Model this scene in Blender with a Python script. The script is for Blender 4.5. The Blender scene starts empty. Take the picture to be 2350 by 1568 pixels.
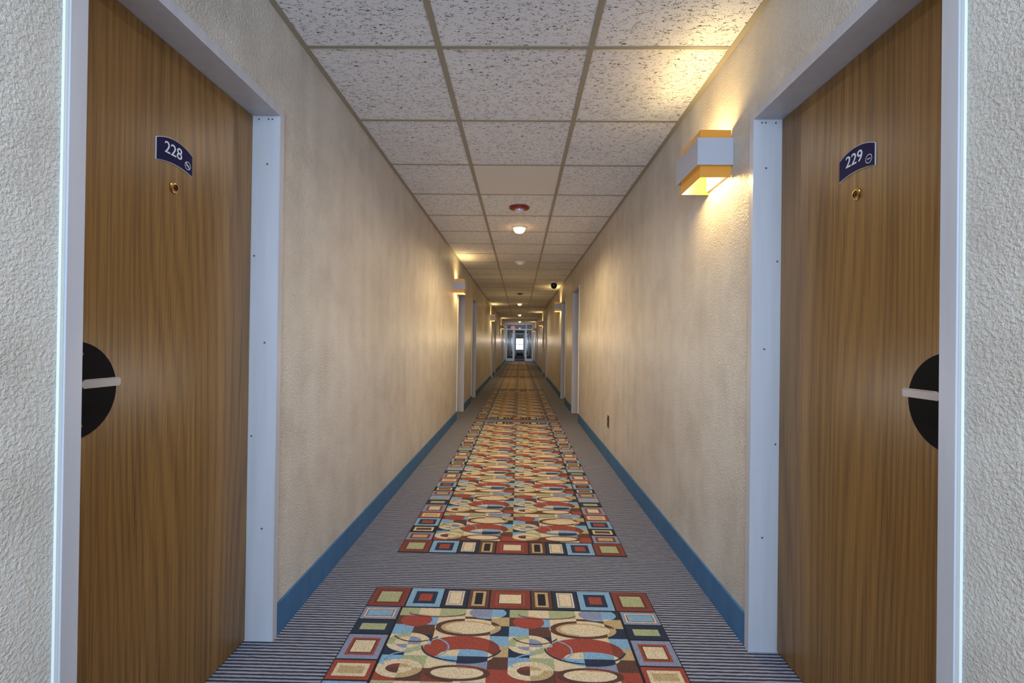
import bpy, bmesh, math, random
from mathutils import Matrix, Vector
random.seed(4)
C = bpy.context.scene.collection
XL, XR = -0.905, 0.853          # wall planes
ZC = 2.316                      # ceiling
CAMZ = 1.108
Y0, Y1 = -2.4, 62.0
PER = 7.85

def lin(h, a=1.0):
    h = h.lstrip('#')
    r = []
    for i in (0, 2, 4):
        c = int(h[i:i+2], 16)/255
        r.append(c/12.92 if c <= .04045 else ((c+.055)/1.055)**2.4)
    return (*r, a)

# ---------------------------------------------------------------- mesh builder
class MB:
    def __init__(s): s.v, s.f, s.m = [], [], []
    def box(s, x0, x1, y0, y1, z0, z1, m=0):
        b = len(s.v)
        s.v += [(x0,y0,z0),(x1,y0,z0),(x1,y1,z0),(x0,y1,z0),(x0,y0,z1),(x1,y0,z1),(x1,y1,z1),(x0,y1,z1)]
        for q in ((0,3,2,1),(4,5,6,7),(0,1,5,4),(1,2,6,5),(2,3,7,6),(3,0,4,7)):
            s.f.append([b+i for i in q]); s.m.append(m)
        return s
    def poly(s, pts, m=0):
        b = len(s.v); s.v += [tuple(p) for p in pts]; s.f.append(list(range(b, b+len(pts)))); s.m.append(m); return s
    def prism(s, pts, d, m=0):   # pts: 3d loop, d: extrusion vector
        b = len(s.v); n = len(pts)
        s.v += [tuple(p) for p in pts]; s.v += [(p[0]+d[0], p[1]+d[1], p[2]+d[2]) for p in pts]
        s.f.append(list(range(b, b+n))); s.m.append(m)
        s.f.append(list(range(b+2*n-1, b+n-1, -1))); s.m.append(m)
        for i in range(n):
            j = (i+1) % n
            s.f.append([b+i, b+j, b+n+j, b+n+i]); s.m.append(m)
        return s
    def lathe(s, prof, c=(0,0,0), axis='z', n=32, m=0):  # prof [(r,h)]
        b = len(s.v)
        for r, h in prof:
            for k in range(n):
                a = 2*math.pi*k/n; p, q = r*math.cos(a), r*math.sin(a)
                if axis == 'z': s.v.append((c[0]+p, c[1]+q, c[2]+h))
                elif axis == 'x': s.v.append((c[0]+h, c[1]+p, c[2]+q))
                else: s.v.append((c[0]+p, c[1]+h, c[2]+q))
        for i in range(len(prof)-1):
            for k in range(n):
                k2 = (k+1) % n
                s.f.append([b+i*n+k, b+i*n+k2, b+(i+1)*n+k2, b+(i+1)*n+k]); s.m.append(m)
        s.f.append([b+k for k in range(n)]); s.m.append(m)
        e = b+(len(prof)-1)*n
        s.f.append([e+k for k in range(n)]); s.m.append(m)
        return s
    def mesh(s, name, mats, mx=1, smooth=False, bevel=0, recalc=True):
        me = bpy.data.meshes.new(name)
        me.from_pydata([(x*mx, y, z) for x, y, z in s.v], [], s.f)
        for k in (mats if isinstance(mats, (list, tuple)) else [mats]): me.materials.append(k)
        me.polygons.foreach_set('material_index', s.m)
        if recalc or bevel:
            bm = bmesh.new(); bm.from_mesh(me)
            if recalc: bmesh.ops.recalc_face_normals(bm, faces=bm.faces)
            if bevel: bmesh.ops.bevel(bm, geom=list(bm.edges), offset=bevel, segments=2, affect='EDGES', clamp_overlap=True)
            bm.to_mesh(me); bm.free()
        if smooth:
            me.polygons.foreach_set('use_smooth', [True]*len(me.polygons))
            try: me.set_sharp_from_angle(angle=math.radians(40))
            except Exception: pass
        me.update()
        return me
    def build(s, name, mats, parent=None, loc=(0,0,0), **k):
        o = bpy.data.objects.new(name, s.mesh(name, mats, **k)); C.objects.link(o)
        o.location = loc
        if parent: o.parent = parent
        return o

def tag(o, label=None, cat=None, group=None, kind=None):
    if label: o['label'] = label
    if cat: o['category'] = cat
    if group: o['group'] = group
    if kind: o['kind'] = kind
    return o
def empty(name, loc, label, cat, group=None, kind=None):
    o = bpy.data.objects.new(name, None); C.objects.link(o); o.location = loc
    o.empty_display_size = .1
    return tag(o, label, cat, group, kind)
def copy_tree(o, parent=None):
    c = o.copy(); C.objects.link(c)
    if parent: c.parent = parent
    for ch in list(o.children): copy_tree(ch, c)
    return c

# ---------------------------------------------------------------- materials
def mat(name, col=(.5,.5,.5,1), rough=.5, metal=0, emit=None, es=0, spec=None):
    m = bpy.data.materials.new(name); m.use_nodes = True
    b = m.node_tree.nodes['Principled BSDF']
    b.inputs['Base Color'].default_value = col; b.inputs['Roughness'].default_value = rough
    b.inputs['Metallic'].default_value = metal
    if spec is not None: b.inputs['Specular IOR Level'].default_value = spec
    if emit: b.inputs['Emission Color'].default_value = emit; b.inputs['Emission Strength'].default_value = es
    return m
class NT:
    def __init__(s, m): s.t = m.node_tree; s.b = s.t.nodes['Principled BSDF']
    def n(s, typ, **k):
        o = s.t.nodes.new(typ)
        for a, v in k.items(): setattr(o, a, v)
        return o
    def l(s, a, b): s.t.links.new(a, b)
    def pos(s, scale=(1,1,1)):
        g = s.n('ShaderNodeNewGeometry'); mp = s.n('ShaderNodeMapping'); mp.inputs['Scale'].default_value = scale
        s.l(g.outputs['Position'], mp.inputs['Vector']); return mp.outputs[0]
    def noise(s, v, scale, detail=2, rough=.5, dist=0):
        o = s.n('ShaderNodeTexNoise'); o.inputs['Scale'].default_value = scale; o.inputs['Detail'].default_value = detail
        o.inputs['Roughness'].default_value = rough; o.inputs['Distortion'].default_value = dist
        s.l(v, o.inputs['Vector']); return o.outputs['Fac']
    def math(s, op, a, b=None, c=None):
        o = s.n('ShaderNodeMath', operation=op)
        for i, x in enumerate((a, b, c)):
            if x is None: continue
            if isinstance(x, (int, float)): o.inputs[i].default_value = x
            else: s.l(x, o.inputs[i])
        return o.outputs[0]
    def ramp(s, f, stops, interp='LINEAR'):
        o = s.n('ShaderNodeValToRGB'); r = o.color_ramp; r.interpolation = interp
        while len(r.elements) < len(stops): r.elements.new(.5)
        for e, (p, c) in zip(r.elements, stops): e.position = p; e.color = c
        s.l(f, o.inputs[0]); return o.outputs[0]
    def mix(s, f, a, b, blend='MIX'):
        o = s.n('ShaderNodeMix', data_type='RGBA', blend_type=blend)
        for i, x in ((0, f), (6, a), (7, b)):
            if isinstance(x, (int, float, tuple)): o.inputs[i].default_value = x
            else: s.l(x, o.inputs[i])
        return o.outputs[2]
    def bump(s, h, strength, dist):
        o = s.n('ShaderNodeBump'); o.inputs['Strength'].default_value = strength; o.inputs['Distance'].default_value = dist
        s.l(h, o.inputs['Height']); s.l(o.outputs[0], s.b.inputs['Normal'])

# wall plaster
M_wall = mat('plaster_wall', rough=.33); t = NT(M_wall)
p = t.pos()
big = t.noise(p, 1.3, 3); streak = t.noise(t.pos((5, 5, .8)), 1.6, 4); blot = t.noise(p, 4.5, 5, .6)
c = t.mix(big, lin('#d5cec7'), lin('#c7bdb2'))
st = t.ramp(streak, [(.35, (.80,.77,.74,1)), (.6, (1,1,1,1))])
c = t.mix(.45, c, st, 'MULTIPLY')
st2 = t.ramp(blot, [(.36, (.76,.74,.72,1)), (.55, (1,1,1,1))])
t.l(t.mix(.50, c, st2, 'MULTIPLY'), t.b.inputs['Base Color'])
h = t.math('ADD', t.ramp(t.noise(p, 128, 3, .55, .4), [(.40,(0,0,0,1)),(.64,(1,1,1,1))]), t.math('MULTIPLY', t.noise(p, 300, 2), .45))
t.bump(h, .75, .0025)

# ceiling tile
def tile_mat(name, fiss):
    m = mat(name, rough=.9); t = NT(m)
    base = t.mix(t.noise(t.pos(), 2.0, 2), lin('#d3d2d8'), lin('#e2e1e6'))
    if fiss:
        n1 = t.noise(t.pos((1, 2.6, 1)), 34, 2, .5, .8)
        d = t.math('ABSOLUTE', t.math('SUBTRACT', n1, .5))
        w = t.math('LESS_THAN', d, .018)
        msk = t.math('GREATER_THAN', t.noise(t.pos((1, 1.6, 1)), 46, 1), .475)
        pin = t.math('GREATER_THAN', t.noise(t.pos(), 300, 1), .69)
        f = t.math('MAXIMUM', t.math('MULTIPLY', w, msk), t.math('MULTIPLY', pin, .45))
        t.l(t.mix(f, base, lin('#38302f')), t.b.inputs['Base Color'])
        t.bump(t.math('SUBTRACT', t.math('MULTIPLY', t.noise(t.pos(), 150, 2), .3), f), .4, .002)
    else:
        t.l(t.mix(.5, base, lin('#c9bcac')), t.b.inputs['Base Color'])
        t.bump(t.noise(t.pos(), 90, 2), .2, .001)
    return m
M_tile = tile_mat('fissured_ceiling_tile', True); M_tile2 = tile_mat('smooth_ceiling_tile', False)
M_grid = mat('ceiling_grid_metal', lin('#918879'), .5)

# carpet
M_carpet = mat('ribbed_grey_carpet', rough=.95); t = NT(M_carpet)
sep = t.n('ShaderNodeSeparateXYZ'); t.l(t.pos(), sep.inputs[0])
wob = t.math('MULTIPLY', t.noise(t.pos((30, 60, 1)), 1, 3), .006)
ph = t.math('MULTIPLY', t.math('ADD', sep.outputs[1], wob), 2*math.pi/.0165)
sn = t.math('MULTIPLY_ADD', t.math('SINE', ph), .5, .5)
col = t.ramp(sn, [(.28, lin('#2d303f')), (.74, lin('#a1a0ab'))])
sp = t.ramp(t.noise(t.pos(), 350, 2), [(.35,(.55,.55,.6,1)),(.62,(1.0,1.0,1.0,1))])
t.l(t.mix(.8, col, sp, 'MULTIPLY'), t.b.inputs['Base Color'])
t.bump(t.math('ADD', sn, t.noise(t.pos(), 400, 2)), .7, .003)

def rug_mat(name, hexc):
    m = mat(name, lin(hexc), .95); t = NT(m)
    n = t.ramp(t.noise(t.pos(), 300, 3), [(.3,(.42,.42,.42,1)),(.65,(1.15,1.15,1.15,1))])
    t.l(t.mix(.85, lin(hexc), n, 'MULTIPLY'), t.b.inputs['Base Color'])
    t.bump(t.noise(t.pos(), 300, 3), .6, .003)
    return m
RC = ['black','red','cream','sky','navy','brown','sage','greyblue','tan','rust']
RH = ['#17161c','#9c4232','#dac4a0','#80a6c2','#202b42','#5a382d','#a6a97e','#868ca3','#bb9f72','#7e392e']
RM = [rug_mat('rug_'+a, b) for a, b in zip(RC, RH)]; RI = {a:i for i, a in enumerate(RC)}

# wood
M_wood = mat('walnut_door_laminate', rough=.34); t = NT(M_wood)
tc = t.n('ShaderNodeTexCoord')
def stv(sc):
    m_ = t.n('ShaderNodeMapping'); m_.inputs['Scale'].default_value = sc; t.l(tc.outputs['Object'], m_.inputs['Vector']); return m_.outputs[0]
sepw = t.n('ShaderNodeSeparateXYZ'); t.l(stv((1,1,1)), sepw.inputs[0])
low = t.noise(stv((1, 2.6, .26)), 1.0, 1, .4)
mid = t.noise(stv((1, 16, .4)), 1.0, 2, .5)
phs = t.math('ADD', t.math('MULTIPLY', low, 110), t.math('MULTIPLY', mid, 8))
rings = t.math('POWER', t.math('MULTIPLY_ADD', t.math('SINE', t.math('MULTIPLY_ADD', sepw.outputs[1], 190, phs)), .5, .5), .5)
fine = t.noise(stv((1, 620, 4.0)), 1.0, 3, .7)
fib = t.noise(stv((1, 270, 1.6)), 1.0, 3, .65)
broad = t.noise(stv((1, 8, .3)), 1.0, 2, .5)
v = t.math('ADD', t.math('ADD', t.math('MULTIPLY', rings, .07), t.math('MULTIPLY', fine, .38)), t.math('ADD', t.math('MULTIPLY', fib, .35), t.math('MULTIPLY', broad, .20)))
colw = t.ramp(v, [(.35, lin('#452d14')), (.465, lin('#6e4c22')), (.56, lin('#87622f')), (.70, lin('#a07a40'))])
t.l(colw, t.b.inputs['Base Color']); t.bump(fine, .08, .001)

M_alu = mat('aluminium_frame', lin('#b6b4bc'), .42, .1); t = NT(M_alu)
t.l(t.mix(t.noise(t.pos((30,30,2)), 1, 3), lin('#acaab1'), lin('#c1bfc6')), t.b.inputs['Base Color'])
M_caulk = mat('white_caulk', lin('#dcdcd8'), .7)
M_base = mat('blue_baseboard', rough=.5); t = NT(M_base)
t.l(t.mix(t.noise(t.pos((3,3,1)), 6, 4), lin('#28527c'), lin('#42739e')), t.b.inputs['Base Color'])
M_black = mat('black_metal', lin('#08070b'), .7, spec=.15)
M_chrome = mat('satin_chrome', lin('#74757c'), .36, 1)
M_brass = mat('brass', lin('#b08a50'), .25, 1)
M_dark = mat('dark_lens', lin('#0a0808'), .08)
M_white = mat('white_plastic', lin('#e6e4e2'), .4)
M_sign = mat('violet_navy_sign', lin('#17143f'), .6, spec=.15)
M_signw = mat('white_sign_print', lin('#d4d7dd'), .5)
M_band = mat('white_painted_steel', lin('#a6a7b2'), .4)
M_amber = mat('amber_acrylic', lin('#a8742c'), .35, 0, lin('#e8a03a'), .25)
M_bulb = mat('lit_bulb', lin('#fff0d0'), .5, 0, lin('#ffd890'), 10)
M_lamp = mat('lit_lamp_glass', lin('#fff0d0'), .5, 0, lin('#ffc070'), 12)
M_red = mat('dark_red_plastic', lin('#7c1f1a'), .35)
M_lens = mat('clear_lens', lin('#cfc6e0'), .1)
M_brown = mat('brown_bakelite', lin('#54402e'), .4)
M_whiteframe = mat('white_door_frame', lin('#e6edf5'), .4)
M_glass = bpy.data.materials.new('clear_glass'); M_glass.use_nodes = True
nt = M_glass.node_tree; nt.nodes.clear()
o_ = nt.nodes.new('ShaderNodeOutputMaterial'); mx_ = nt.nodes.new('ShaderNodeMixShader'); tr = nt.nodes.new('ShaderNodeBsdfTransparent'); gl = nt.nodes.new('ShaderNodeBsdfGlossy')
tr.inputs[0].default_value = (.9,.95,1,1); gl.inputs['Roughness'].default_value = .03; mx_.inputs[0].default_value = .15
nt.links.new(tr.outputs[0], mx_.inputs[1]); nt.links.new(gl.outputs[0], mx_.inputs[2]); nt.links.new(mx_.outputs[0], o_.inputs[0])
M_day = mat('daylight_pane', (1,1,1,1), .5, 0, lin('#dcebff'), 3)
M_exit = mat('red_exit_letters', lin('#c01010'), .5, 0, (1,.03,.03,1), 1.0)

# ---------------------------------------------------------------- openings
WL, WR = .768, .764
DL = [.9445, 6.80, 8.82] ; DL += [6.80+PER, 8.82+PER, 6.80+2*PER, 8.82+2*PER]
DR = [.956, 6.80, 8.82] ; DR += [6.80+PER, 8.82+PER, 6.80+2*PER, 8.82+2*PER]
HD, FM = 1.938, .036
REC = .093
def wall(name, x0, x1, starts, w, label):
    b = MB(); y = Y0
    for s in starts:
        b.box(x0, x1, y, s-FM, 0, ZC+.02); b.box(x0, x1, s-FM, s+w+FM, HD+FM, ZC+.02); y = s+w+FM
    b.box(x0, x1, y, Y1, 0, ZC+.02)
    tag(b.build(name, M_wall), label, 'wall', kind='structure')
wall('wall_left', XL-.16, XL, DL, WL, 'beige textured plaster wall on the left holding door 228')
wall('wall_right', XR, XR+.16, DR, WR, 'beige textured plaster wall on the right holding door 229')
def baseb(name, x0, x1, starts, w, label):
    b = MB(); y = Y0
    for s in starts+[Y1]:
        e = s-FM-.001 if s != Y1 else Y1
        b.box(x0, x1, y, e, 0, .118); y = s+w+FM+.001
    tag(b.build(name, M_base), label, 'baseboard', kind='structure')
baseb('baseboard_left', XL, XL+.010, DL, WL, 'blue baseboard along the left wall')
baseb('baseboard_right', XR-.010, XR, DR, WR, 'blue baseboard along the right wall')
tag(MB().box(XL-.16, XR+.16, Y0, Y1, -.1, 0).build('floor', M_carpet), 'grey ribbed carpet floor running down the corridor', 'carpet', kind='structure')
ceil = tag(MB().box(XL-.16, XR+.16, Y0, Y1, ZC, ZC+.1).build('ceiling', M_tile), 'suspended ceiling of fissured white tiles', 'ceiling', kind='structure')
g = MB()
GX = (-.3456, .273)
for x in GX: g.box(x-.012, x+.012, Y0, Y1, ZC-.004, ZC+.001)
g.box(XL, XL+.022, Y0, Y1, ZC-.004, ZC+.001); g.box(XR-.022, XR, Y0, Y1, ZC-.004, ZC+.001)
T0 = 1.90; TP = .628
for k in range(-6, 96):
    y = T0+TP*k
    xs = [XL+.022, GX[0]-.012, GX[0]+.012, GX[1]-.012, GX[1]+.012, XR-.022]
    for i in (0, 2, 4): g.box(xs[i], xs[i+1], y-.009, y+.009, ZC-.003, ZC+.001)
g.build('ceiling_grid', M_grid, ceil)
o = MB().box(GX[0]+.012, GX[1]-.012, T0+2*TP+.01, T0+3*TP-.01, ZC-.0015, ZC+.001).build('ceiling_tile', M_tile2, ceil)
o['label'] = 'plain smooth replacement tile'

# ---------------------------------------------------------------- doors
def arch_pts(w, h, rise_t, rise_b, n=14):
    pts = []
    for i in range(n+1):
        u = -1+2*i/n; pts.append((u*w/2, -h/2+rise_b*(1-u*u)))
    for i in range(n+1):
        u = 1-2*i/n; pts.append((u*w/2, h/2+rise_t*(1-u*u)))
    return pts
def text_mesh(txt, size, mtx, material, offset=0):
    cu = bpy.data.curves.new('t', 'FONT'); cu.body = txt; cu.size = size; cu.align_x = 'CENTER'; cu.align_y = 'CENTER'; cu.extrude = .0005; cu.offset = offset
    ob = bpy.data.objects.new('t', cu); C.objects.link(ob)
    bpy.context.view_layer.update()
    dg = bpy.context.evaluated_depsgraph_get()
    me = bpy.data.meshes.new_from_object(ob.evaluated_get(dg)); bpy.data.objects.remove(ob)
    me.transform(mtx); me.materials.clear(); me.materials.append(material)
    return me
def add_mesh(name, me, parent):
    o = bpy.data.objects.new(name, me); C.objects.link(o); o.parent = parent; return o

def make_door(idx, s, x, y, w, label, number=None, detail=True, sign_y=.38, sign_z=1.629, peep_z=1.543):
    """s=+1 corridor lies to +x of the wall plane"""
    r = empty('door_%d' % idx, (x, y, 0), label, 'door', kind='structure')
    D = -REC
    MB().box(D-.045, D, .001, w-.001, .006, HD-.002).build('door_leaf', M_wood, r, mx=s)
    f = MB()
    f.box(-.158, .010, -.036, 0, 0, HD+.034)
    f.box(-.158, .010, w, w+.030, 0, HD+.034)
    f.box(-.158, .010, 0, w, HD, HD+.034)
    fr = f.build('door_frame', M_alu, r, mx=s)
    fr['label'] = 'pale aluminium frame'
    MB().box(0, .0055, -.0435, -.0365, 0, HD+.034).build('caulk_bead', M_caulk, fr, mx=s)
    if detail:
        for i, z in enumerate((1.76, 1.42, 1.10, .755, .415)):
            MB().lathe([(.0035, 0), (.0035, -.0012), (.002, -.0018)], (-.036 if i % 2 == 0 else -.080, w, z), 'y', 12).build('screw', M_brown, fr, mx=s)
        for dx in (-.020, -.034, -.070): MB().lathe([(.003, 0), (.003, -.001)], (dx, w, HD-.012), 'y', 10).build('screw', M_brown, fr, mx=s)
    # lock plate (round, cut by the door edge)
    cy, cz, R = .084, .99, .111
    pts = []
    for k in range(48):
        a = -math.pi+2*math.pi*k/48
        pts.append((D, max(cy+R*math.cos(a), .004), cz+R*math.sin(a)))
    lp = MB().prism(pts, (.004, 0, 0)).build('lock_plate', M_black, r, mx=s)
    if detail:
        for dy, dz in ((.058, .082), (.058, -.082), (.052, -.040)):
            MB().lathe([(.004, 0), (.004, .0015), (.003, .002)], (D+.004, cy+dy-.04, cz+dz), 'x', 12).build('screw', M_brown, lp, mx=s)
    hb = MB()
    hb.lathe([(.026, 0), (.026, .006), (.022, .010)], (D+.004, .055, 1.008), 'x', 28)
    hb.lathe([(.010, 0), (.010, .05)], (D+.010, .055, 1.008), 'x', 20)
    h_ = MB().box(D+.047, D+.059, .038, .147, .998, 1.018).build('door_handle', M_chrome, r, mx=s, bevel=.0025)
    hb.build('rosette', M_chrome, h_, mx=s, smooth=True)
    py = sign_y
    ph_ = MB().lathe([(.0165, 0), (.0165, .003), (.012, .006), (.009, .006), (.009, .002)], (D, py, peep_z), 'x', 28).build('peephole', M_brass, r, mx=s, smooth=True)
    MB().lathe([(.0088, .001), (.006, .0055), (.002, .007)], (D, py, peep_z), 'x', 20).build('peephole_lens', M_dark, ph_, mx=s, smooth=True)
    def plate(w_, h_s, x0, d, rt=.018, rb=.010):
        return MB().prism([(x0, py+a, sign_z+b) for a, b in arch_pts(w_, h_s, rt, rb)], (d, 0, 0))
    sg = plate(.140, .062, D, .003).build('room_sign', M_signw, r, mx=s)
    plate(.1376, .0596, D+.003, .0008).build('sign_face', M_sign, sg, mx=s)
    if number:
        base = Matrix(((0,0,s),(s,0,0),(0,1,0))).to_4x4()
        me = text_mesh(number, .046, Matrix.Translation((s*(D+.0042), py-s*.008, sign_z+.015)) @ base, M_signw, 0)
        add_mesh('room_number', me, sg)
        ns = MB(); X_ = D+.0044
        oy = py+s*.049; oz = sign_z-.005
        n = 32; ro, ri = .0122, .0104
        for k in range(n):
            a, b = 2*math.pi*k/n, 2*math.pi*(k+1)/n
            ns.poly([(X_, oy+ro*math.cos(a), oz+ro*math.sin(a)), (X_, oy+ro*math.cos(b), oz+ro*math.sin(b)), (X_, oy+ri*math.cos(b), oz+ri*math.sin(b)), (X_, oy+ri*math.cos(a), oz+ri*math.sin(a))])
        d = ri*.72; e = .0011
        ns.poly([(X_, oy-s*d-e, oz+d-e), (X_, oy-s*d+e, oz+d+e), (X_, oy+s*d+e, oz-d+e), (X_, oy+s*d-e, oz-d-e)])
        ns.box(X_-.0003, X_, oy-.0060, oy+.0060, oz-.0012, oz+.0012)
        ns.build('no_smoking_symbol', M_signw, sg, mx=s)
        br = MB()
        for i, (a, b) in enumerate([(0,0),(2,0),(1,1),(4,0),(4,1),(7,0),(8,1),(7,2)]):
            br.lathe([(.0008, 0), (.0004, .0007)], (D+.0038, py-s*.012+s*a*.0024, sign_z-.015+b*.0024), 'x', 8)
        br.build('braille_dots', M_sign, sg, mx=s)
    return r
make_door(1, 1, XL, DL[0], WL, 'large wood-grain door numbered 228 in a pale aluminium frame', '228', True)
make_door(2, -1, XR, DR[0], WR, 'large wood-grain door numbered 229 in a pale aluminium frame', '229', True)
ordn = ['second', 'third', 'fourth', 'fifth', 'sixth', 'seventh']
srcL = make_door(3, 1, XL, DL[1], WL, 'far wood door in pale frame, second along the left wall', None, False)
srcR = make_door(4, -1, XR, DR[1], WR, 'far wood door in pale frame, second along the right wall', None, False)
n_ = 5
for i in range(2, 7):
    for src, side, ds, x in ((srcL, 'left', DL, XL), (srcR, 'right', DR, XR)):
        c = copy_tree(src); c.name = 'door_%d' % n_; n_ += 1
        c.location = (x, ds[i], 0)
        c['label'] = 'distant wood door in pale frame, %s along the %s wall' % (ordn[i-1], side)

# ---------------------------------------------------------------- sconces
def make_sconce(s, label):
    r = empty('wall_sconce', (0, 0, 0), label, 'wall light', 'box sconces along the corridor')
    L, P = .26, .143
    zb, zt = 1.843, 1.953
    t = .003
    b = MB()          # outer band: three-sided sleeve
    b.box(0, P, 0, t, zb, zt).box(0, P, L-t, L, zb, zt).box(P-t, P, t, L-t, zb, zt)
    b.build('outer_band', M_band, r, mx=s)
    a = MB(); q = .016; zi0, zi1 = 1.798, 1.992
    a.box(.002, P-q, q, q+t, zi0, zi1).box(.002, P-q, L-q-t, L-q, zi0, zi1).box(P-q-t, P-q, q+t, L-q-t, zi0, zi1)
    a.build('amber_diffuser', M_amber, r, mx=s)
    MB().box(0, .012, .02, L-.02, 1.81, 1.97).build('back_plate', M_white, r, mx=s)
    MB().lathe([(.012, -.06), (.012, .06)], (.062, L/2, 1.90), 'y', 16).build('lamp_tube', M_bulb, r, mx=s, smooth=True)
    for k, z in enumerate((1.945, 1.848)):
        li = bpy.data.lights.new('sconce_light', 'POINT'); li.color = (1, .80, .34); li.energy = 5.5 if k == 0 else 7.5; li.shadow_soft_size = .03
        lo = bpy.data.objects.new('sconce_light', li); C.objects.link(lo); lo.parent = r; lo.location = (s*.09, L/2, z)
    return r
sr = make_sconce(-1, 'lit box sconce on the right wall beside door 229, nearest and largest')
sr.location = (XR, 1.905, 0)
for i, w_ in ((1, 'second'), (2, 'third'), (3, 'fourth')):
    c = copy_tree(sr); c.location = (XR, 1.905+PER*i, 0); c['label'] = 'small distant lit box sconce, %s along the right wall' % w_
sl = make_sconce(1, 'lit box sconce nearest on the left wall, past the long blank stretch')
sl.location = (XL, 6.40, 0)
for i, w_ in ((1, 'second'), (2, 'third')):
    c = copy_tree(sl); c.location = (XL, 6.40+PER*i, 0); c['label'] = 'small distant lit box sconce, %s along the left wall' % w_

# ---------------------------------------------------------------- ceiling fittings
a = empty('ceiling_alarm', (-.02, 4.13, ZC), 'dark red round alarm on the ceiling with pale centre lens', 'fire alarm')
MB().lathe([(.088, .0), (.088, -.014), (.070, -.022), (.045, -.024)], (0,0,0)).build('alarm_base', M_red, a, smooth=True)
MB().lathe([(.036, -.022), (.034, -.035), (.020, -.042), (.008, -.044)], (0,0,0)).build('alarm_lens', M_lens, a, smooth=True)
def lamp(y, label, e=14):
    r = empty('ceiling_lamp', (-.02, y, ZC), label, 'ceiling light', 'round ceiling lamps')
    MB().lathe([(.075, 0), (.075, -.010), (.065, -.016)], (0,0,0)).build('lamp_ring', M_white, r, smooth=True)
    MB().lathe([(.060, -.012), (.056, -.035), (.040, -.055), (.015, -.062)], (0,0,0)).build('lamp_glass', M_lamp, r, smooth=True)
    li = bpy.data.lights.new('lamp_light', 'SPOT'); li.color = (1, .76, .42); li.energy = e*4; li.shadow_soft_size = .03; li.spot_size = math.radians(165); li.spot_blend = .6
    lo = bpy.data.objects.new('lamp_light', li); C.objects.link(lo); lo.parent = r; lo.location = (0, 0, -.075)
    return r
lamp(4.85, 'glowing round ceiling lamp just past the red alarm', 19)
lamp(14.0, 'small glowing round ceiling lamp midway down the corridor', 11)
lamp(19.4, 'third glowing ceiling lamp counted from the red alarm', 7)
lamp(25.2, 'tiny glowing ceiling lamp near the far glass doors', 7)
r = empty('smoke_detector', (-.01, 6.9, ZC), 'small white round smoke detector on the ceiling', 'smoke detector')
MB().lathe([(.080, 0), (.080, -.012), (.066, -.016)], (0,0,0)).build('detector_base', M_white, r, smooth=True)
MB().lathe([(.055, -.016), (.050, -.034), (.025, -.040)], (0,0,0)).build('sensor_cap', M_white, r, smooth=True)
r = empty('smoke_detector', (-.01, 11.2, ZC), 'distant dark ceiling detector before the second lit lamp', 'smoke detector')
MB().lathe([(.075, 0), (.075, -.012), (.06, -.018)], (0,0,0)).build('detector_base', M_brown, r, smooth=True)
MB().lathe([(.05, -.018), (.04, -.036)], (0,0,0)).build('sensor_cap', M_brown, r, smooth=True)
r = empty('security_camera', (.64, 9.0, ZC), 'black security camera hanging from the ceiling near the right wall', 'security camera')
MB().lathe([(.055, 0), (.055, -.02), (.03, -.03)], (0,0,0)).build('mount', M_white, r, smooth=True)
MB().lathe([(.020, -.03), (.055, -.045), (.062, -.085), (.045, -.125), (.015, -.145)], (0,0,0)).build('camera_dome', M_dark, r, smooth=True)

# outlet
r = empty('wall_outlet', (XR, 4.48, .38), 'brown electrical outlet low on the right wall', 'outlet')
cp = MB().box(-.005, 0, -.036, .036, -.058, .058).build('cover_plate', M_brown, r, bevel=.0015)
MB().lathe([(.003, 0), (.003, -.001)], (-.005, 0, 0), 'x', 12).build('screw', M_brass, cp)
for z in (.021, -.021):
    so = MB().box(-.008, -.0045, -.017, .017, z-.014, z+.014).build('socket', M_dark, r, bevel=.001)

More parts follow.
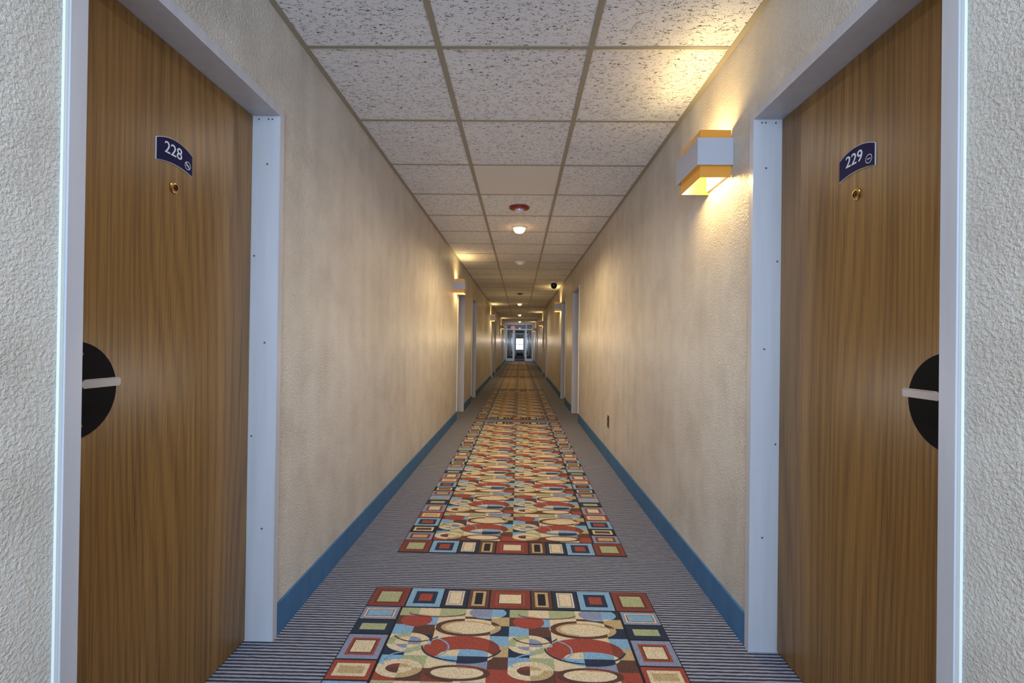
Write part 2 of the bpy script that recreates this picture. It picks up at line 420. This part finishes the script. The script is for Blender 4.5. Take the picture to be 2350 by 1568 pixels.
# ---------------------------------------------------------------- rugs
RW = 1.206
def clipped(pts, bx):     # clip a convex polygon to the rectangle bx
    for ax, lim, sg in ((0, bx[0], 1), (0, bx[1], -1), (1, bx[2], 1), (1, bx[3], -1)):
        out = []
        for i in range(len(pts)):
            p, q = pts[i], pts[(i+1) % len(pts)]
            dp, dq = sg*(p[ax]-lim), sg*(q[ax]-lim)
            if dp >= 0: out.append(p)
            if dp*dq < 0:
                t = dp/(dp-dq); out.append((p[0]+(q[0]-p[0])*t, p[1]+(q[1]-p[1])*t))
        pts = out
        if len(pts) < 3: return []
    return pts
def make_rug(y0, y1, label):
    """local origin at the near-centre; the woven pattern is laid out as flat inlays"""
    L = y1-y0; b = MB()
    zt = .004; dz = .00016
    b.box(-RW/2, RW/2, 0, L, 0, zt, RI['black'])
    def rect(x0, x1, a, c, lv, col): z = zt+dz*lv; b.poly([(x0,a,z),(x1,a,z),(x1,c,z),(x0,c,z)], RI[col])
    def nest(x0, x1, a, c, cols, g=.0035):
        x0 += g; x1 -= g; a += g; c -= g
        w, h = x1-x0, c-a; ins = [0, .15, .22, .26]
        if len(cols) == 2: ins = [0, .27]
        if len(cols) == 3: ins = [0, .17, .31]
        m_ = min(w, h)
        for i, cc in enumerate(cols):
            q = ins[i]*m_; rect(x0+q, x1-q, a+q, c-q, 1+i, cc)
    ws = [.162, .150, .109, .0935]; cw = RW-2*sum(ws)
    BW = .152
    mot = [['rust','brown','tan','sage'], ['sky','navy','red'], ['navy','cream','greyblue','cream'], ['brown','tan','black']]
    for (a, c) in ((0, BW), (L-BW, L)):
        x = -RW/2
        for w_, mm in zip(ws, mot): nest(x, x+w_, a, c, mm); nest(-x-w_, -x, a, c, mm); x += w_
        nest(x, x+cw, a, c, ['rust','red','brown','cream'])
    seq = [(.087, ['greyblue','cream','rust','sky']), (.088, ['navy','sage']), (.135, ['greyblue','red','brown','cream']), (.095, ['red','cream','tan']),
           (.12, ['sky','navy','red']), (.09, ['black','cream','brown']), (.10, ['greyblue','rust','tan'])]
    tot = L-2*BW; per = sum(q[0] for q in seq); reps = round(tot/per*1.0); sc = tot/(per*reps)
    y = L-BW
    for k in range(reps):
        for h_, mm in seq:
            hh = h_*sc
            nest(-RW/2, -RW/2+BW, y-hh, y, mm); nest(RW/2-BW, RW/2, y-hh, y, mm); y -= hh
    F0 = -RW/2+BW+.006; FW = RW-2*BW-.012; tw = FW/2
    fl = tot-.012; nr = round(fl/.43); tl = fl/nr
    us = [0, .17, .36, .60, .84, 1]; vs = [0, .13, .27, .42, .56, .70, .85, 1]
    ground = [['sage','cream','sage','cream','navy'],
              ['brown','sky','cream','brown','tan'],
              ['sky','brown','cream','tan','navy'],
              ['cream','navy','cream','cream','sky'],
              ['navy','cream','brown','cream','tan'],
              ['sky','sage','cream','greyblue','brown'],
              ['red','brown','rust','cream','red']]
    discs = [(.17, .20, .14, .10, {'brown':'red','sky':'red','sage':'greyblue','cream':'tan','navy':'sky'}),
             (.80, .06, .17, .10, {'cream':'greyblue','navy':'sky','sage':'brown','brown':'sky'}),
             (.64, .30, .29, .135, {'cream':'brown','brown':'cream','tan':'brown','navy':'tan','sky':'navy','greyblue':'cream'}),
             (.64, .30, .235, .100, {'cream':'tan','brown':'tan','tan':'cream','navy':'cream','sky':'tan'}),
             (.64, .30, .195, .080, {'cream':'cream','brown':'cream','tan':'cream','navy':'cream'}),
             (.17, .53, .18, .13, {'cream':'sage','navy':'cream','sky':'sage'}),
             (.17, .53, .11, .08, {'cream':'cream','navy':'greyblue','sky':'cream'}),
             (.62, .60, .31, .17, {'cream':'red','sky':'rust','brown':'red','greyblue':'sky','navy':'sky','tan':'rust'}),
             (.66, .70, .22, .09, {'cream':'sky','greyblue':'navy','brown':'cream','sage':'cream'}),
             (.17, .86, .18, .11, {'sky':'cream','sage':'cream','red':'cream','brown':'tan'}),
             (.17, .86, .10, .055, {'sky':'rust','sage':'tan','red':'brown','brown':'cream'}),
             (.62, .90, .25, .09, {'red':'brown','rust':'brown','cream':'brown','greyblue':'rust','brown':'cream'}),
             (.62, .90, .20, .066, {'red':'cream','rust':'cream','cream':'cream','greyblue':'tan','brown':'tan'})]
    for r_ in range(nr):
        yt = L-BW-.006-r_*tl
        for c_ in range(2):
            x0 = F0+c_*tw
            X = lambda u: x0+u*tw
            Y = lambda v: yt-v*tl
            for j in range(7):
                for i in range(5):
                    gcol = ground[j][i]
                    bx = (X(us[i]), X(us[i+1]), Y(vs[j+1]), Y(vs[j]))
                    rect(bx[0], bx[1], bx[2], bx[3], 1, gcol)
                    for lv, (u, v, ru, rv, cm) in enumerate(discs):
                        pts = [(X(u)+ru*tw*math.cos(2*math.pi*k/40), Y(v)+rv*tl*math.sin(2*math.pi*k/40)) for k in range(40)]
                        pts = clipped(pts, bx)
                        if pts: b.poly([(p[0], p[1], zt+dz*(2+lv*.5)) for p in pts], RI[cm.get(gcol, 'cream')])
            def arc(u, v, ru, rv, wd, col, a0, a1, n=24, lv=9):
                z = zt+dz*lv; cx, cy, rx, ry = X(u), Y(v), ru*tw, rv*tl
                for k in range(n):
                    t0 = math.radians(a0+(a1-a0)*k/n); t1 = math.radians(a0+(a1-a0)*(k+1)/n)
                    b.poly([(cx+(rx-wd)*math.cos(t0), cy+(ry-wd)*math.sin(t0), z), (cx+rx*math.cos(t0), cy+ry*math.sin(t0), z), (cx+rx*math.cos(t1), cy+ry*math.sin(t1), z),
                            (cx+(rx-wd)*math.cos(t1), cy+(ry-wd)*math.sin(t1), z)], RI[col])
            arc(.62, .58, .33, .19, .006, 'navy', 180, 350); arc(.30, .60, .22, .15, .006, 'sky', -60, 70)
            arc(.34, .08, .26, .07, .005, 'rust', 180, 360); arc(.22, .78, .20, .13, .006, 'sky', 90, 200); arc(.22, .40, .20, .13, .005, 'brown', 200, 340)
    o = b.build('rug', RM, None, (-.027, y0, 0), recalc=False)
    return tag(o, label, 'rug', 'patterned runner rugs')
rl = ['nearest multicoloured geometric rug, cut off by the bottom edge of the photo', 'second multicoloured geometric rug, fully visible in front of the far doors', 'third geometric rug starting between the first pair of distant doors']
make_rug(-2.0, 2.105, rl[0])
r2 = make_rug(2.463, 6.60, rl[1])
wd = ['fourth','fifth','sixth','seventh']
for i in range(5):
    c = r2.copy(); C.objects.link(c); c.location = (-.027, 6.86+4.42*i, 0)
    c['label'] = rl[2] if i == 0 else '%s geometric rug down the corridor counted from the camera' % wd[i-1]

# ---------------------------------------------------------------- glass doors far down
PY = 30.2
r = empty('glass_partition', (0, PY, 0), 'white-framed glass entry with open doors at the far end of the corridor', 'glass door', 'white-framed glass entries')
p_ = MB()
for x in (XL+.001, -.46, .37, XR-.071): p_.box(x, x+.07, 0, .08, 0, ZC-.005)
p_.box(XL+.071, -.46, 0, .08, 2.0, 2.09).box(-.39, .37, 0, .08, 2.0, 2.09).box(.44, XR-.071, 0, .08, 2.0, 2.09)
p_.box(XL+.071, -.46, 0, .08, 0, .16).box(.44, XR-.071, 0, .08, 0, .16)
p_.build('partition_frame', M_whiteframe, r)
for a_, b_ in ((XL+.071, -.46), (.44, XR-.071)): MB().box(a_, b_, .035, .043, .16, 2.0).build('side_pane', M_glass, r)
for a_, b_ in ((XL+.071, -.46), (-.39, .37), (.44, XR-.071)): MB().box(a_, b_, .035, .043, 2.09, ZC-.006).build('transom_pane', M_glass, r)
for x in (-.39, .32):
    d = MB()
    d.box(x, x+.05, .085, .165, .01, 1.98).box(x, x+.05, .80, .88, .01, 1.98).box(x, x+.05, .165, .80, .01, .16).box(x, x+.05, .165, .80, 1.90, 1.98).box(x, x+.05, .165, .80, .98, 1.04)
    dd = d.build('open_door', M_whiteframe, r)
    MB().box(x+.016, x+.024, .165, .80, .16, .98).box(x+.016, x+.024, .165, .80, 1.04, 1.90).build('door_pane', M_glass, dd)
c = copy_tree(r); c.location = (0, 43.0, 0); c['label'] = 'farther white-framed glass entry seen through the first one'
r = empty('exit_sign', (-.45, PY-.30, 2.06), 'red lettered EXIT sign hanging above the far glass doors', 'exit sign')
MB().box(-.13, .13, 0, .04, 0, .165).build('sign_box', M_white, r, bevel=.004)
MB().box(-.01, .01, .012, .028, .165, ZC-2.06).build('hanger', M_white, r)
me = text_mesh('EXIT', .14, Matrix.Translation((0, -.0012, .083)) @ Matrix.Rotation(math.radians(90), 4, 'X'), M_exit, .002)
add_mesh('exit_letters', me, r)
w = empty('window_1', (0, Y1, 0), 'bright daylight window closing the far end of the corridor', 'window', kind='structure')
f = MB(); f.box(-.55, -.49, -.05, 0, 0, 1.85).box(.49, .55, -.05, 0, 0, 1.85).box(-.49, .49, -.05, 0, 1.78, 1.85).box(-.49, .49, -.05, 0, 0, .35).box(-.03, .03, -.05, 0, .35, 1.78).box(-.49, .49, -.05, 0, 1.02, 1.10)
f.build('window_frame', M_whiteframe, w)
MB().box(-.49, .49, -.02, -.01, .35, 1.78).build('window_pane', M_day, w)
e = MB(); e.box(XL, -.55, 0, .1, 0, ZC).box(.55, XR, 0, .1, 0, ZC).box(-.55, .55, 0, .1, 1.85, ZC)
tag(e.build('wall_end', M_wall, None, (0, Y1-.05, 0)), 'beige wall around the far end window', 'wall', kind='structure')

# ---------------------------------------------------------------- lights
def area(name, loc, rot, sx, sy, e, col):
    li = bpy.data.lights.new(name, 'AREA'); li.shape = 'RECTANGLE'; li.size = sx; li.size_y = sy; li.energy = e; li.color = col
    o = bpy.data.objects.new(name, li); C.objects.link(o); o.location = loc; o.rotation_euler = rot; return o
area('daylight_behind', (-.02, -2.3, 1.65), (math.radians(90), 0, 0), 1.6, 1.2, 125, (.54, .76, 1))
def spot(y, e, col, z=2.26):  # added fill: unseen wide spot under the ceiling, no fixture belongs to it
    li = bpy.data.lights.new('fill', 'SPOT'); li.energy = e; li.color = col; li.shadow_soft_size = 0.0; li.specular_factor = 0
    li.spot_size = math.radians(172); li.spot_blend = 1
    o = bpy.data.objects.new('corridor_fill', li); C.objects.link(o); o.location = (-.02, y, z)
def pt(y, e, col, z=1.3):  # added fill: unseen bare point in mid-corridor, brightens walls and partition
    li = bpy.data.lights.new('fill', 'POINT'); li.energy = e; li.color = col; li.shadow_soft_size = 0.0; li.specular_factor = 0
    o = bpy.data.objects.new('corridor_fill', li); C.objects.link(o); o.location = (-.02, y, z)
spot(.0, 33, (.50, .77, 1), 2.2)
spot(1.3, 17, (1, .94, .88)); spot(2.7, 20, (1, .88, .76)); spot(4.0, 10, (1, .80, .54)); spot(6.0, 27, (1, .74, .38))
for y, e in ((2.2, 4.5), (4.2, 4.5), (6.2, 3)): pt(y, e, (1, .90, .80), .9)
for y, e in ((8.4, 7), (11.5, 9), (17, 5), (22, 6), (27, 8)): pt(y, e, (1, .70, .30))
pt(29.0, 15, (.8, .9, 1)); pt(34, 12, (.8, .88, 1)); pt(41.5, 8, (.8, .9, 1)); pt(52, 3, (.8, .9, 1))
W = bpy.data.worlds.new('World'); bpy.context.scene.world = W; W.use_nodes = True
W.node_tree.nodes['Background'].inputs[0].default_value = (.7, .85, 1, 1); W.node_tree.nodes['Background'].inputs[1].default_value = 1.0

# ---------------------------------------------------------------- camera
cam = bpy.data.cameras.new('Camera'); co = bpy.data.objects.new('Camera', cam); C.objects.link(co)
cam.sensor_width = 36; cam.lens = 1075/2350*36; cam.clip_start = .01; cam.clip_end = 200
Rm = Matrix.Rotation(math.radians(.96), 4, 'Z') @ Matrix.Rotation(math.radians(90.27), 4, 'X') @ Matrix.Rotation(math.radians(.75), 4, 'Z')
co.matrix_world = Matrix.Translation((0, 0, CAMZ)) @ Rm
bpy.context.scene.camera = co
bpy.context.scene.view_settings.view_transform = 'Standard'
